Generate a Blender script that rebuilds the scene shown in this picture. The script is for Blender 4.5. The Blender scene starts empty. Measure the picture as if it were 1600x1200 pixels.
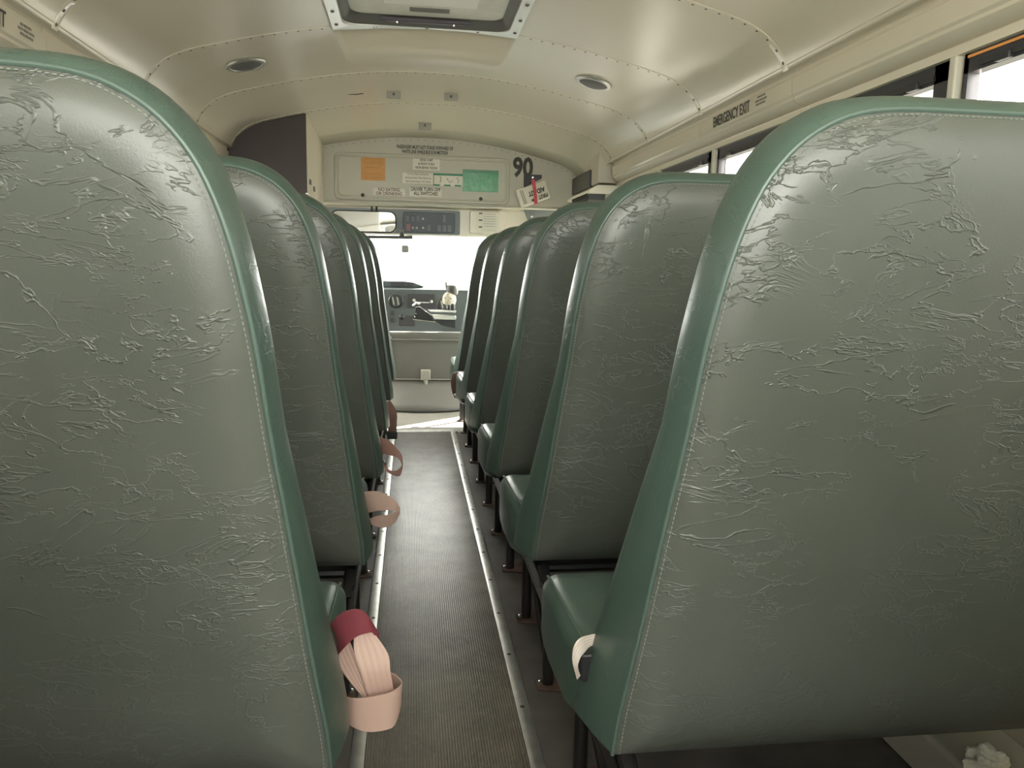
import bpy, bmesh, math, random
from mathutils import Vector, Matrix
random.seed(7)
SC = bpy.context.scene
COL = SC.collection
PI = math.pi

# ------------------------------------------------------------------ camera
F_PX, YAW, PITCH, ROLL = 1200.0, .1322, .1493, .0206
fwd = Vector((math.sin(YAW)*math.cos(PITCH), math.cos(YAW)*math.cos(PITCH), -math.sin(PITCH)))
rgt = Vector((math.cos(YAW), -math.sin(YAW), 0))
upv = rgt.cross(fwd)
cr, sr = math.cos(ROLL), math.sin(ROLL)
r2 = cr*rgt + sr*upv
u2 = -sr*rgt + cr*upv
EYE = Vector((0, 0, 1.0))
cam = bpy.data.objects.new('camera', bpy.data.cameras.new('camera'))
COL.objects.link(cam)
M = Matrix((r2, u2, -fwd)).transposed().to_4x4()
M.translation = EYE
cam.matrix_world = M
cam.data.sensor_width = 36.0
cam.data.lens = F_PX*36.0/1600.0
cam.data.clip_start = .02
SC.camera = cam

# ------------------------------------------------------------------ light
SC.view_settings.view_transform = 'Standard'
SC.view_settings.look = 'None'
SC.view_settings.gamma = 1.0
SC.view_settings.use_curve_mapping = False
SC.view_settings.exposure = 3.1
w = bpy.data.worlds.new('sky'); SC.world = w; w.use_nodes = True
bg = w.node_tree.nodes['Background']
bg.inputs[0].default_value = (1.0, .985, .93, 1)
bg.inputs[1].default_value = 2.2
sl = bpy.data.lights.new('sun', 'SUN'); sl.energy = 9.0; sl.angle = .012; sl.color = (1, .95, .86)
sun = bpy.data.objects.new('sun', sl); COL.objects.link(sun)
sd = Vector((-.70, -.56, -.62))                     # the way the light travels
sun.rotation_euler = sd.to_track_quat('-Z', 'Y').to_euler()
SC.cycles.max_bounces = 10
SC.cycles.diffuse_bounces = 6
SC.cycles.glossy_bounces = 4
SC.cycles.transparent_max_bounces = 12
SC.cycles.sample_clamp_indirect = 6.0
SC.cycles.caustics_reflective = False
SC.cycles.caustics_refractive = False
SC.cycles.use_denoising = True

# ------------------------------------------------------------------ helpers
def P(x, y, Y):
    "point of the photograph's pixel x, y at the distance Y along the bus"
    d = (x-800)/F_PX*r2 - (y-600)/F_PX*u2 + fwd
    return EYE + d*(Y/d.y)

def mat(name, col, rough=.5, metal=0., spec=.5, noise=0., nscale=8., bump=0., bscale=60., emis=None, coat=0.):
    m = bpy.data.materials.new(name); m.use_nodes = True
    nt = m.node_tree; b = nt.nodes['Principled BSDF']
    b.inputs['Base Color'].default_value = (*col, 1)
    b.inputs['Roughness'].default_value = rough
    b.inputs['Metallic'].default_value = metal
    b.inputs['Specular IOR Level'].default_value = spec
    b.inputs['Coat Weight'].default_value = coat
    tc = nt.nodes.new('ShaderNodeTexCoord')
    n = nt.nodes.new('ShaderNodeTexNoise'); n.inputs['Scale'].default_value = nscale; n.inputs['Detail'].default_value = 5
    nt.links.new(tc.outputs['Object'], n.inputs['Vector'])
    r = nt.nodes.new('ShaderNodeValToRGB')
    r.color_ramp.elements[0].position = .3; r.color_ramp.elements[1].position = .7
    k = max(noise, .02)
    r.color_ramp.elements[0].color = (*[c*(1-k) for c in col], 1)
    r.color_ramp.elements[1].color = (*[min(1, c*(1+k)) for c in col], 1)
    nt.links.new(n.outputs['Fac'], r.inputs['Fac']); nt.links.new(r.outputs['Color'], b.inputs['Base Color'])
    if bump:
        n2 = nt.nodes.new('ShaderNodeTexNoise'); n2.inputs['Scale'].default_value = bscale; n2.inputs['Detail'].default_value = 3
        nt.links.new(tc.outputs['Object'], n2.inputs['Vector'])
        bp = nt.nodes.new('ShaderNodeBump'); bp.inputs['Strength'].default_value = bump; bp.inputs['Distance'].default_value = .002
        nt.links.new(n2.outputs['Fac'], bp.inputs['Height']); nt.links.new(bp.outputs['Normal'], b.inputs['Normal'])
    return m

def math_node(nt, op, a, b=None, c=None):
    n = nt.nodes.new('ShaderNodeMath'); n.operation = op
    for i, v in enumerate((a, b, c)):
        if v is None: continue
        if isinstance(v, (int, float)): n.inputs[i].default_value = v
        else: nt.links.new(v, n.inputs[i])
    return n.outputs[0]

def vinyl(name, col, rough, k=1.0):
    "leather-look vinyl with long irregular creases"
    m = bpy.data.materials.new(name); m.use_nodes = True
    nt = m.node_tree; b = nt.nodes['Principled BSDF']
    b.inputs['Roughness'].default_value = rough
    b.inputs['Specular IOR Level'].default_value = .55
    tc = nt.nodes.new('ShaderNodeTexCoord'); oi = nt.nodes.new('ShaderNodeObjectInfo')
    ad = nt.nodes.new('ShaderNodeVectorMath'); ad.operation = 'ADD'
    sc = nt.nodes.new('ShaderNodeVectorMath'); sc.operation = 'SCALE'; sc.inputs['Scale'].default_value = 20
    cb = nt.nodes.new('ShaderNodeCombineXYZ')
    for i in range(3): nt.links.new(oi.outputs['Random'], cb.inputs[i])
    nt.links.new(cb.outputs[0], sc.inputs[0])
    nt.links.new(tc.outputs['Object'], ad.inputs[0]); nt.links.new(sc.outputs[0], ad.inputs[1])
    co = ad.outputs[0]
    def noise(scale, detail, rot=None, sca=None, dist=0., rgh=.5):
        src = co
        if rot or sca:
            mp = nt.nodes.new('ShaderNodeMapping'); mp.inputs['Rotation'].default_value = rot or (0, 0, 0); mp.inputs['Scale'].default_value = sca or (1, 1, 1)
            nt.links.new(src, mp.inputs['Vector']); src = mp.outputs[0]
        n = nt.nodes.new('ShaderNodeTexNoise'); n.inputs['Scale'].default_value = scale; n.inputs['Detail'].default_value = detail
        n.inputs['Distortion'].default_value = dist; n.inputs['Roughness'].default_value = rgh
        nt.links.new(src, n.inputs['Vector']); return n.outputs['Fac']
    def ridge(n, width):
        a = math_node(nt, 'ABSOLUTE', math_node(nt, 'SUBTRACT', n, .5))
        s = nt.nodes.new('ShaderNodeMapRange'); s.interpolation_type = 'SMOOTHSTEP'
        s.inputs['From Min'].default_value = 0; s.inputs['From Max'].default_value = width
        s.inputs['To Min'].default_value = 1; s.inputs['To Max'].default_value = 0
        nt.links.new(a, s.inputs['Value']); return s.outputs[0]
    def mask(n, lo, hi):
        s = nt.nodes.new('ShaderNodeMapRange'); s.inputs['From Min'].default_value = lo; s.inputs['From Max'].default_value = hi
        nt.links.new(n, s.inputs['Value']); return s.outputs[0]
    r1 = math_node(nt, 'MULTIPLY', ridge(noise(4.2, 5, (0, .65, 0), (1, 1, 2.1), .5, .58), .0095), mask(noise(9, 2), .46, .53))
    r3 = math_node(nt, 'MULTIPLY', ridge(noise(6.5, 5, (0, -.7, 0), (1, 1, 2.4), .5, .6), .011), mask(noise(7, 2), .47, .55))
    r4 = math_node(nt, 'MULTIPLY', ridge(noise(11, 4, (0, .15, 0), (.8, 1, 2.0), .6, .6), .018), mask(noise(5, 2), .47, .56))
    s = math_node(nt, 'MAXIMUM', math_node(nt, 'MAXIMUM', r1, r3), math_node(nt, 'MULTIPLY', r4, .7))
    sx = nt.nodes.new('ShaderNodeSeparateXYZ'); nt.links.new(tc.outputs['Object'], sx.inputs[0])
    zm = nt.nodes.new('ShaderNodeMapRange'); zm.inputs['From Min'].default_value = .38; zm.inputs['From Max'].default_value = .9; zm.inputs['To Min'].default_value = .25
    nt.links.new(sx.outputs['Z'], zm.inputs['Value'])
    s = math_node(nt, 'MULTIPLY', s, zm.outputs[0])
    fine = math_node(nt, 'MULTIPLY', noise(420, 2), .10)
    h = math_node(nt, 'ADD', math_node(nt, 'ADD', s, fine), math_node(nt, 'MULTIPLY', noise(3.5, 2), 1.2))
    bp = nt.nodes.new('ShaderNodeBump'); bp.inputs['Strength'].default_value = .55*k; bp.inputs['Distance'].default_value = .0028
    nt.links.new(h, bp.inputs['Height']); nt.links.new(bp.outputs['Normal'], b.inputs['Normal'])
    r = nt.nodes.new('ShaderNodeValToRGB')
    r.color_ramp.elements[0].position = .32; r.color_ramp.elements[1].position = .7
    r.color_ramp.elements[0].color = (*[c*.88 for c in col], 1); r.color_ramp.elements[1].color = (*[c*1.12 for c in col], 1)
    nt.links.new(noise(4, 4), r.inputs['Fac']); nt.links.new(r.outputs['Color'], b.inputs['Base Color'])
    return m

def link(o, parent=None):
    COL.objects.link(o)
    if parent: o.parent = parent
    return o

def mesh_obj(name, verts, faces, m, parent=None, smooth=True, bevel=0., angle=40):
    me = bpy.data.meshes.new(name)
    me.from_pydata([tuple(v) for v in verts], [], faces)
    if isinstance(m, (list, tuple)):
        for q in m: me.materials.append(q)
    else: me.materials.append(m)
    bm = bmesh.new(); bm.from_mesh(me)
    bmesh.ops.remove_doubles(bm, verts=bm.verts, dist=1e-6)
    bmesh.ops.recalc_face_normals(bm, faces=bm.faces)
    bm.to_mesh(me); bm.free()
    o = bpy.data.objects.new(name, me)
    link(o, parent)
    if smooth:
        for p in me.polygons: p.use_smooth = True
        me.set_sharp_from_angle(angle=math.radians(angle))
    if bevel:
        b = o.modifiers.new('bevel', 'BEVEL'); b.width = bevel; b.segments = 3; b.limit_method = 'ANGLE'; b.angle_limit = math.radians(35)
        b.harden_normals = False
    return o

class MB:
    def __init__(s): s.v = []; s.f = []
    def add(s, V, Fc):
        n = len(s.v); s.v += [Vector(q) for q in V]; s.f += [tuple(i+n for i in f) for f in Fc]; return s
    def box(s, a, b, rot=None, about=None):
        x0, x1 = sorted((a[0], b[0])); y0, y1 = sorted((a[1], b[1])); z0, z1 = sorted((a[2], b[2]))
        V = [Vector(q) for q in ((x0,y0,z0),(x1,y0,z0),(x1,y1,z0),(x0,y1,z0),(x0,y0,z1),(x1,y0,z1),(x1,y1,z1),(x0,y1,z1))]
        if rot:
            c = Vector(about) if about is not None else sum(V, Vector())/8
            V = [c + rot @ (q-c) for q in V]
        return s.add(V, [(0,3,2,1),(4,5,6,7),(0,1,5,4),(1,2,6,5),(2,3,7,6),(3,0,4,7)])
    def tube(s, pts, r, n=10, cap=True):
        pts = [Vector(p) for p in pts]; rings = []
        rr = r if isinstance(r, (list, tuple)) else [r]*len(pts)
        prev = None
        for i, p in enumerate(pts):
            t = (pts[min(i+1, len(pts)-1)] - pts[max(i-1, 0)]).normalized()
            if prev is None:
                a = Vector((0, 0, 1)) if abs(t.z) < .9 else Vector((1, 0, 0)); u = t.cross(a).normalized()
            else: u = (prev - t*prev.dot(t)).normalized()
            prev = u; v = t.cross(u)
            rings.append([p + rr[i]*(math.cos(2*PI*k/n)*u + math.sin(2*PI*k/n)*v) for k in range(n)])
        V = [q for R in rings for q in R]; Fc = []
        for i in range(len(rings)-1):
            for k in range(n): Fc.append((i*n+k, i*n+(k+1) % n, (i+1)*n+(k+1) % n, (i+1)*n+k))
        if cap: Fc += [tuple(range(n))[::-1], tuple((len(rings)-1)*n+k for k in range(n))]
        return s.add(V, Fc)
    def lathe(s, c, ax, prof, n=24):
        "prof: (radius, height along ax)"
        c = Vector(c); ax = Vector(ax).normalized()
        a = Vector((0, 0, 1)) if abs(ax.z) < .9 else Vector((1, 0, 0)); u = ax.cross(a).normalized(); v = ax.cross(u)
        V = []; Fc = []
        for r, h in prof:
            for k in range(n): V.append(c + ax*h + r*(math.cos(2*PI*k/n)*u + math.sin(2*PI*k/n)*v))
        for i in range(len(prof)-1):
            for k in range(n): Fc.append((i*n+k, i*n+(k+1) % n, (i+1)*n+(k+1) % n, (i+1)*n+k))
        Fc += [tuple(range(n))[::-1], tuple((len(prof)-1)*n+k for k in range(n))]
        return s.add(V, Fc)
    def prism(s, poly, y0, y1, ax='y'):
        "poly in (x,z) extruded along y (ax y), (y,z) along x, or (x,y) along z"
        n = len(poly)
        f = {'y': lambda p, q: (p[0], q, p[1]), 'x': lambda p, q: (q, p[0], p[1]), 'z': lambda p, q: (p[0], p[1], q)}[ax]
        V = [f(p, y0) for p in poly] + [f(p, y1) for p in poly]
        Fc = [tuple(range(n))[::-1], tuple(range(n, 2*n))] + [(i, (i+1) % n, n+(i+1) % n, n+i) for i in range(n)]
        return s.add(V, Fc)
    def loft(s, rings, cap=True, closed=True):
        n = len(rings[0]); V = [q for R in rings for q in R]; Fc = []
        for i in range(len(rings)-1):
            for k in range(n if closed else n-1): Fc.append((i*n+k, i*n+(k+1) % n, (i+1)*n+(k+1) % n, (i+1)*n+k))
        if cap: Fc += [tuple(range(n))[::-1], tuple((len(rings)-1)*n+k for k in range(n))]
        return s.add(V, Fc)
    def build(s, name, m, parent=None, **k): return mesh_obj(name, s.v, s.f, m, parent, **k)

def tag(o, label=None, cat=None, group=None, kind=None):
    for k, v in (('label', label), ('category', cat), ('group', group), ('kind', kind)):
        if v: o[k] = v
    return o
def struct(o, label=None): return tag(o, label, None, None, 'structure')
def empty(name, loc, label=None, cat=None, group=None):
    o = bpy.data.objects.new(name, None); o.empty_display_size = .05; link(o); o.location = loc
    return tag(o, label, cat, group)
def copy_tree(o, parent=None):
    c = o.copy(); COL.objects.link(c); c.parent = parent
    for ch in list(o.children): copy_tree(ch, c)
    return c
def round_rect(x0, z0, x1, z1, r, n=6):
    out = []
    for cx, cz, a0 in ((x1-r, z0+r, -90), (x1-r, z1-r, 0), (x0+r, z1-r, 90), (x0+r, z0+r, 180)):
        for k in range(n+1):
            a = math.radians(a0+90*k/n); out.append((cx+r*math.cos(a), cz+r*math.sin(a)))
    return out
def text(name, body, size, m, parent, loc, basis, sx=1., align='CENTER', bold=0., spacing=1.):
    "basis: (right, up) vectors of the writing; made a mesh right away"
    cu = bpy.data.curves.new(name, 'FONT'); cu.body = body; cu.size = size; cu.align_x = align; cu.align_y = 'CENTER'
    cu.offset = bold; cu.extrude = .0004; cu.resolution_u = 3; cu.space_line = spacing
    t = bpy.data.objects.new(name, cu); COL.objects.link(t)
    dg = bpy.context.evaluated_depsgraph_get(); dg.update()
    me = bpy.data.meshes.new_from_object(t.evaluated_get(dg)); COL.objects.unlink(t); bpy.data.objects.remove(t)
    me.name = name; me.materials.clear(); me.materials.append(m)
    r, u = Vector(basis[0]).normalized(), Vector(basis[1]).normalized(); nrm = r.cross(u)
    for v in me.vertices: v.co = r*(v.co.x*sx) + u*v.co.y + nrm*v.co.z
    o = bpy.data.objects.new(name, me); link(o, parent)
    o.location = Vector(loc) - (parent.location if parent else Vector())
    return o

# ------------------------------------------------------------------ materials
CREAM = mat('cream_paint', (.62, .57, .465), .27, spec=.6, noise=.03, nscale=2)
CREAM2 = mat('grey_cream_paint', (.50, .475, .40), .4, noise=.04, nscale=3)
RIVET = mat('rivet_metal', (.10, .09, .07), .5, metal=.3)
ALU = mat('aluminium', (.55, .55, .52), .35, metal=.85, noise=.12, nscale=30)
STEEL = mat('bright_steel', (.75, .75, .72), .2, metal=1.)
BLACK = mat('black_steel', (.012, .011, .011), .35, noise=.2)
BLACKP = mat('black_plastic', (.018, .018, .02), .45)
DARKW = mat('dark_window_frame', (.030, .028, .032), .45)
RUST = mat('rusty_foot', (.085, .048, .036), .6, noise=.5, nscale=40, bump=.4)
VINYL = vinyl('green_vinyl_sheen', (.092, .100, .086), .34)  # greyer than the band: reflected ceiling light mixed into the colour
VINYLS = vinyl('green_vinyl_band', (.062, .100, .080), .36, .45)
PIPE = mat('green_piping', (.075, .115, .095), .4)
THREAD = mat('pale_thread', (.20, .23, .20), .6)
BELT = mat('sunlit_pink_webbing', (.62, .43, .36), .55)  # colour lightened to stand in for sunlight on the belts
MAROON = mat('maroon_webbing', (.26, .055, .075), .5)
BROWNB = mat('brown_webbing', (.22, .12, .10), .6)
FLOORM = mat('charcoal_rubber', (.092, .083, .075), .5, noise=.25, nscale=12, bump=.3, bscale=90)
FRONTF = mat('pale_grey_floor_mat', (.32, .31, .27), .4, noise=.08, nscale=6)
DARKBR = mat('dark_brown_panel', (.040, .028, .026), .55, noise=.08)
GREYP = mat('grey_cab_plastic', (.165, .162, .145), .5, noise=.05)
GREYD = mat('slate_dash_plastic', (.045, .058, .058), .45)
GREYB = mat('blue_grey_trim', (.20, .225, .23), .45)
WHITEP = mat('white_sticker', (.72, .69, .60), .5)
PLASW = mat('ivory_plastic', (.74, .70, .60), .35)
INK = mat('black_ink', (.045, .042, .04), .6)
INKR = mat('faded_red_ink', (.20, .12, .11), .6)
ORANGE = mat('orange_sticker', (.62, .30, .09), .5, noise=.06, nscale=30)
GREEN = mat('green_plastic_film', (.035, .27, .12), .22, bump=1., bscale=22, noise=.08)
GREEN2 = mat('green_ink', (.03, .22, .12), .5)
REDM = mat('red_strap', (.55, .06, .08), .5)
PAPER = mat('white_tissue', (.80, .77, .70), .8, bump=.4, bscale=60)
CONC = mat('pale_ground', (.36, .345, .31), .9, noise=.1, nscale=1)
NAVY = mat('navy_switch_panel', (.028, .040, .052), .4)
MIRROR = mat('mirror_glass', (.85, .87, .86), .03, metal=1.)
HATCHW = mat('milky_hatch_plastic', (.66, .65, .58), .45, noise=.10, nscale=14)
SEAL = mat('grey_rubber_seal', (.11, .11, .105), .5)

def glass_mat(name, tint, refl=.9):
    m = bpy.data.materials.new(name); m.use_nodes = True; nt = m.node_tree
    for n in list(nt.nodes):
        if n.type != 'OUTPUT_MATERIAL': nt.nodes.remove(n)
    out = [n for n in nt.nodes if n.type == 'OUTPUT_MATERIAL'][0]
    t = nt.nodes.new('ShaderNodeBsdfTransparent'); t.inputs[0].default_value = (*tint, 1)
    g = nt.nodes.new('ShaderNodeBsdfGlossy'); g.inputs['Roughness'].default_value = .02
    f = nt.nodes.new('ShaderNodeLayerWeight'); f.inputs[0].default_value = .5
    mx = nt.nodes.new('ShaderNodeMixShader')
    nt.links.new(math_node(nt, 'MULTIPLY_ADD', math_node(nt, 'POWER', f.outputs['Facing'], 4.), refl, .05), mx.inputs[0])
    nt.links.new(t.outputs[0], mx.inputs[1]); nt.links.new(g.outputs[0], mx.inputs[2]); nt.links.new(mx.outputs[0], out.inputs[0])
    return m
GLASS = glass_mat('window_glass', (.93, .95, .93))
TINT = glass_mat('tinted_side_glass', (.23, .235, .225))

def mat_ribbed():
    m = mat('ribbed_rubber', (.17, .148, .122), .34, noise=.3, nscale=9)
    nt = m.node_tree; b = nt.nodes['Principled BSDF']; ramp = [n for n in nt.nodes if n.type == 'VALTORGB'][0]
    tc = [n for n in nt.nodes if n.type == 'TEX_COORD'][0]
    n = nt.nodes.new('ShaderNodeTexNoise'); n.inputs['Scale'].default_value = 70; n.inputs['Detail'].default_value = 6; n.inputs['Roughness'].default_value = .75
    nt.links.new(tc.outputs['Object'], n.inputs['Vector'])
    r = nt.nodes.new('ShaderNodeValToRGB'); r.color_ramp.elements[0].position = .5; r.color_ramp.elements[1].position = .75
    r.color_ramp.elements[0].color = (0, 0, 0, 1); r.color_ramp.elements[1].color = (.6, .6, .6, 1)
    nt.links.new(n.outputs['Fac'], r.inputs['Fac'])
    mx = nt.nodes.new('ShaderNodeMix'); mx.data_type = 'RGBA'
    nt.links.new(r.outputs['Color'], mx.inputs['Factor']); nt.links.new(ramp.outputs['Color'], mx.inputs['A']); mx.inputs['B'].default_value = (.34, .32, .28, 1)
    nt.links.new(mx.outputs['Result'], b.inputs['Base Color'])
    return m
MATR = mat_ribbed()

# ------------------------------------------------------------------ shell
CX = .087                                   # middle of the bus
PROF = [(0, 1.860), (.15, 1.857), (.30, 1.845), (.45, 1.825), (.60, 1.797), (.75, 1.762), (.86, 1.733), (.93, 1.703), (.975, 1.668), (1.003, 1.635), (1.020, 1.600)]
Y_REAR, Y_BULK = -.78, 5.10
def ceil_z(a):
    a = abs(a)
    for (a0, z0), (a1, z1) in zip(PROF, PROF[1:]):
        if a <= a1: return z0 + (z1-z0)*(a-a0)/(a1-a0)
    return PROF[-1][1]
full = [(CX-a, z) for a, z in PROF[::-1]] + [(CX+a, z) for a, z in PROF[1:]]
def smooth_profile(pts, sub=4):
    out = []
    n = len(pts)
    for i in range(n-1):
        p0, p1, p2, p3 = [Vector((*pts[max(0, min(n-1, j))], 0)) for j in (i-1, i, i+1, i+2)]
        for k in range(sub):
            t = k/sub
            q = .5*((2*p1) + (p2-p0)*t + (2*p0-5*p1+4*p2-p3)*t*t + (3*p1-p0-3*p2+p3)*t**3)
            out.append((q.x, q.y))
    out.append(pts[-1]); return out
full = smooth_profile(full)
def drop(y): return max(0., (y-4.35)/.75)*.05
HX0, HX1, HY0, HY1 = -.265, .375, 2.18, 2.955       # roof hatch opening
ys = sorted([Y_REAR, 0., 1., HY0, HY1, 3.5, 4.35, 4.6, 4.85, Y_BULK])
xsn = []
prof_pts = [p for p in full]
# put the hatch edges into the profile
for hx in (HX0, HX1):
    prof_pts = [p for p in prof_pts if abs(p[0]-hx) > .004] + [(hx, ceil_z(hx-CX))]
prof_pts.sort(key=lambda p: p[0])
V = [(x, y, z-drop(y)) for y in ys for x, z in prof_pts]; n = len(prof_pts); Fc = []
for i in range(len(ys)-1):
    for k in range(n-1):
        xm = (prof_pts[k][0]+prof_pts[k+1][0])/2
        if ys[i] >= HY0-1e-6 and ys[i+1] <= HY1+1e-6 and HX0 < xm < HX1: continue
        Fc.append((i*n+k, i*n+k+1, (i+1)*n+k+1, (i+1)*n+k))
ceiling = struct(mesh_obj('ceiling', V, Fc, CREAM, angle=60))
md = ceiling.modifiers.new('thick', 'SOLIDIFY'); md.thickness = .03; md.offset = 1
me_n = ceiling.data.polygons[0].normal
if me_n.z > 0: md.offset = 1
else: md.offset = -1
# rivets and lap seams
rib_y = [.24, .92, 1.60, 2.28, 2.96, 3.64, 4.30]
arc = [0]; 
for k in range(len(full)-1): arc.append(arc[-1] + math.hypot(full[k+1][0]-full[k][0], full[k+1][1]-full[k][1]))
def on_arc(s):
    for k in range(len(full)-1):
        if arc[k+1] >= s:
            t = (s-arc[k])/(arc[k+1]-arc[k]); x = full[k][0]+t*(full[k+1][0]-full[k][0]); z = full[k][1]+t*(full[k+1][1]-full[k][1])
            tx, tz = full[k+1][0]-full[k][0], full[k+1][1]-full[k][1]; l = math.hypot(tx, tz); return x, z, (tz/l, -tx/l)
    return None
for y in rib_y:
    mb = MB(); s = .012
    while s < arc[-1]-.008:
        x, z, (nx, nz) = on_arc(s)
        if not (HX0-.03 < x < HX1+.03 and HY0-.03 < y < HY1+.03):
            mb.lathe((x, y, z-drop(y)), (nx, 0, nz), [(.0058, -.001), (.0055, .001), (.0035, .003), (.001, .0036)], 8)
        s += .042
    mb.build('rivet_row', RIVET, ceiling)
    # panel lap: a thin step beside the rivets
    rr = [[(x, yy, z-drop(yy)-dz) for x, z in full] for yy, dz in ((y-.016, -.001), (y-.016, .0022), (y+.016, .0022), (y+.020, -.001))]
    keep = MB()
    nn = len(full)
    for i in range(3):
        for k in range(nn-1):
            xm = (full[k][0]+full[k+1][0])/2
            if HX0-.03 < xm < HX1+.03 and HY0-.03 < y < HY1+.03: continue
            keep.add([rr[i][k], rr[i][k+1], rr[i+1][k+1], rr[i+1][k]], [(0, 1, 2, 3)])
    keep.build('panel_lap', CREAM, ceiling, angle=30)
# bulkhead rivets
mb = MB(); s = .10
while s < arc[-1]-.06:
    x, z, (nx, nz) = on_arc(s)
    mb.lathe((x, Y_BULK-.002, z-.05-.016), (0, -1, 0), [(.003, -.001), (.0025, .002), (.001, .0025)], 6); s += .045
mb.build('rivet_row', RIVET, ceiling)

floor = MB().box((CX-1.15, Y_REAR, -.03), (CX+1.15, 4.615, 0)).build('floor', FLOORM, smooth=False); struct(floor)
ff = MB().box((CX-1.15, 4.615, -.03), (CX+1.15, 6.9, .0)).build('floor', FRONTF, smooth=False); struct(ff)
WX = 1.10                                   # wall plane, from the middle
WIN_Y = [1.60+.67*k for k in range(-3, 5)]  # posts
Z_SILL, Z_HEAD = .86, 1.428
def wall(side, name, seglist):
    s = side; mb = MB()
    x0, x1 = CX+s*WX, CX+s*(WX+.04)
    mb.box((x0, Y_REAR, 0), (x1, Y_BULK, Z_SILL))
    mb.box((x0, Y_REAR, Z_HEAD+.04), (x1, Y_BULK, 1.64))
    mb.box((CX+s*1.02, Y_REAR, 1.60), (x1, Y_BULK, 1.64))
    for y in WIN_Y: mb.box((x0, y-.02, Z_SILL), (CX+s*(WX+.012), y+.02, Z_HEAD+.05))
    mb.box((x0, Y_REAR, Z_SILL), (x1, WIN_Y[0], Z_HEAD+.05))
    mb.box((x0, WIN_Y[-1], Z_SILL), (x1, Y_BULK, Z_HEAD+.05))
    return struct(mb.build(name, CREAM, smooth=False))
wr = wall(1, 'wall_right', 0); wl = wall(-1, 'wall_left', 0)
# window posts standing proud, head rail, windows
wn = 0
RAILP = [(1.012, 1.612), (1.030, 1.606), (1.047, 1.596), (1.046, 1.583), (1.036, 1.577), (1.040, 1.530), (1.046, 1.524), (1.046, 1.516), (1.056, 1.506), (1.082, 1.496), (1.084, 1.491), (1.070, 1.489), (1.070, 1.470), (1.100, 1.466), (1.105, 1.60)]
for s, nm in ((1, 'right'), (-1, 'left')):
    y1 = 4.36 if s > 0 else 4.33
    cuts = [Y_REAR+.01, -.41, .93, 2.27, 3.02, y1] if s > 0 else [Y_REAR+.01, -.41, .93, 2.27, 3.61, y1]
    tr = None
    for i in range(len(cuts)-1):
        mb = MB(); mb.prism([(CX+s*a, z) for a, z in RAILP], cuts[i]+.0015, cuts[i+1]-.0015)
        o = mb.build('trim_%d' % (1 if s > 0 else 2), CREAM, tr, angle=25)
        if tr is None: tr = struct(o)
        else: o.name = 'rail_section'
    for y in WIN_Y:
        o = MB().box((CX+s*1.066, y-.011, Z_SILL), (CX+s*WX, y+.011, 1.47)).build('window_post', CREAM2, wr if s > 0 else wl, bevel=.004)
    for k in range(len(WIN_Y)-1):
        wn += 1
        ya, yb = WIN_Y[k]+.02, WIN_Y[k+1]-.02
        W = bpy.data.objects.new('window_%d' % wn, None); link(W); W['kind'] = 'structure'; W.location = (CX+s*WX, (ya+yb)/2, Z_SILL)
        def loc(o):
            for v in o.data.vertices: v.co -= W.location
            return o
        xf0, xf1 = CX+s*(WX-.020), CX+s*(WX+.008)
        mb = MB()
        mb.box((xf0, ya, 1.428), (xf1, yb, 1.475)); mb.box((xf0, ya, Z_SILL), (xf1, yb, Z_SILL+.035))
        mb.box((xf0, ya, Z_SILL), (xf1, ya+.055, 1.47)); mb.box((xf0, yb-.014, Z_SILL), (xf1, yb, 1.47))
        mb.box((xf0+s*.006, ya, 1.13), (xf1, yb, 1.16))
        loc(mb.build('frame', DARKW, W, smooth=False))
        mb = MB().box((xf0-s*.006, ya+.05, 1.435), (xf0+s*.002, yb-.05, 1.447))
        loc(mb.build('sash_rail', BLACKP, W, smooth=False))
        if s > 0 and k == 2: loc(MB().box((xf0-.003, 1.30, 1.458), (xf0+.001, 1.568, 1.4635)).build('orange_reflection', mat('reflected_orange', (.75, .32, .08), .4), W, smooth=False))  # reflected orange streak painted as a thin strip on the window head
        for kk in range(2):
            yy = (ya+.12) if kk == 0 else (yb-.12)
            loc(MB().box((xf0-s*.012, yy-.02, 1.428), (xf0, yy+.02, 1.444)).build('latch', BLACKP, W, bevel=.002))
        xg = CX+s*(WX-.002)
        loc(mesh_obj('pane', [(xg, ya+.03, Z_SILL+.02), (xg, yb-.03, Z_SILL+.02), (xg, yb-.03, 1.44), (xg, ya+.03, 1.44)], [(0, 1, 2, 3)], TINT, W, smooth=False))
# unseen rear wall, its window openings placed and sized to light the nearest backs
mb = MB(); zc = [(-1.2, 0)]
poly = [(CX-WX-.02, 0), (CX+WX+.02, 0), (CX+WX+.02, 1.62)] + [(x, z+.02) for x, z in full[::-1]] + [(CX-WX-.02, 1.62)]
mbx = MB()
def rear_panel():
    y0, y1 = Y_REAR-.04, Y_REAR
    mbx.box((CX-WX-.03, y0, 0), (CX+WX+.03, y1, .92))
    mbx.box((CX-WX-.03, y0, 1.74), (CX+WX+.03, y1, 1.9))
    mbx.box((CX-WX-.03, y0, .92), (CX-.98, y1, 1.74)); mbx.box((CX+.98, y0, .92), (CX+WX+.03, y1, 1.74))
    mbx.box((CX-.40, y0, .92), (CX-.36, y1, 1.74)); mbx.box((CX+.36, y0, .92), (CX+.40, y1, 1.74))
rear_panel()
rw = struct(mbx.build('wall_rear', CREAM, smooth=False))
mesh_obj('pane', [(CX-1, Y_REAR-.02, .90), (CX+1, Y_REAR-.02, .90), (CX+1, Y_REAR-.02, 1.75), (CX-1, Y_REAR-.02, 1.75)], [(0, 1, 2, 3)], GLASS, rw, smooth=False)
ground = struct(MB().box((-30, -30, -.95), (30, 40, -.9)).build('ground', CONC, smooth=False))

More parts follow.
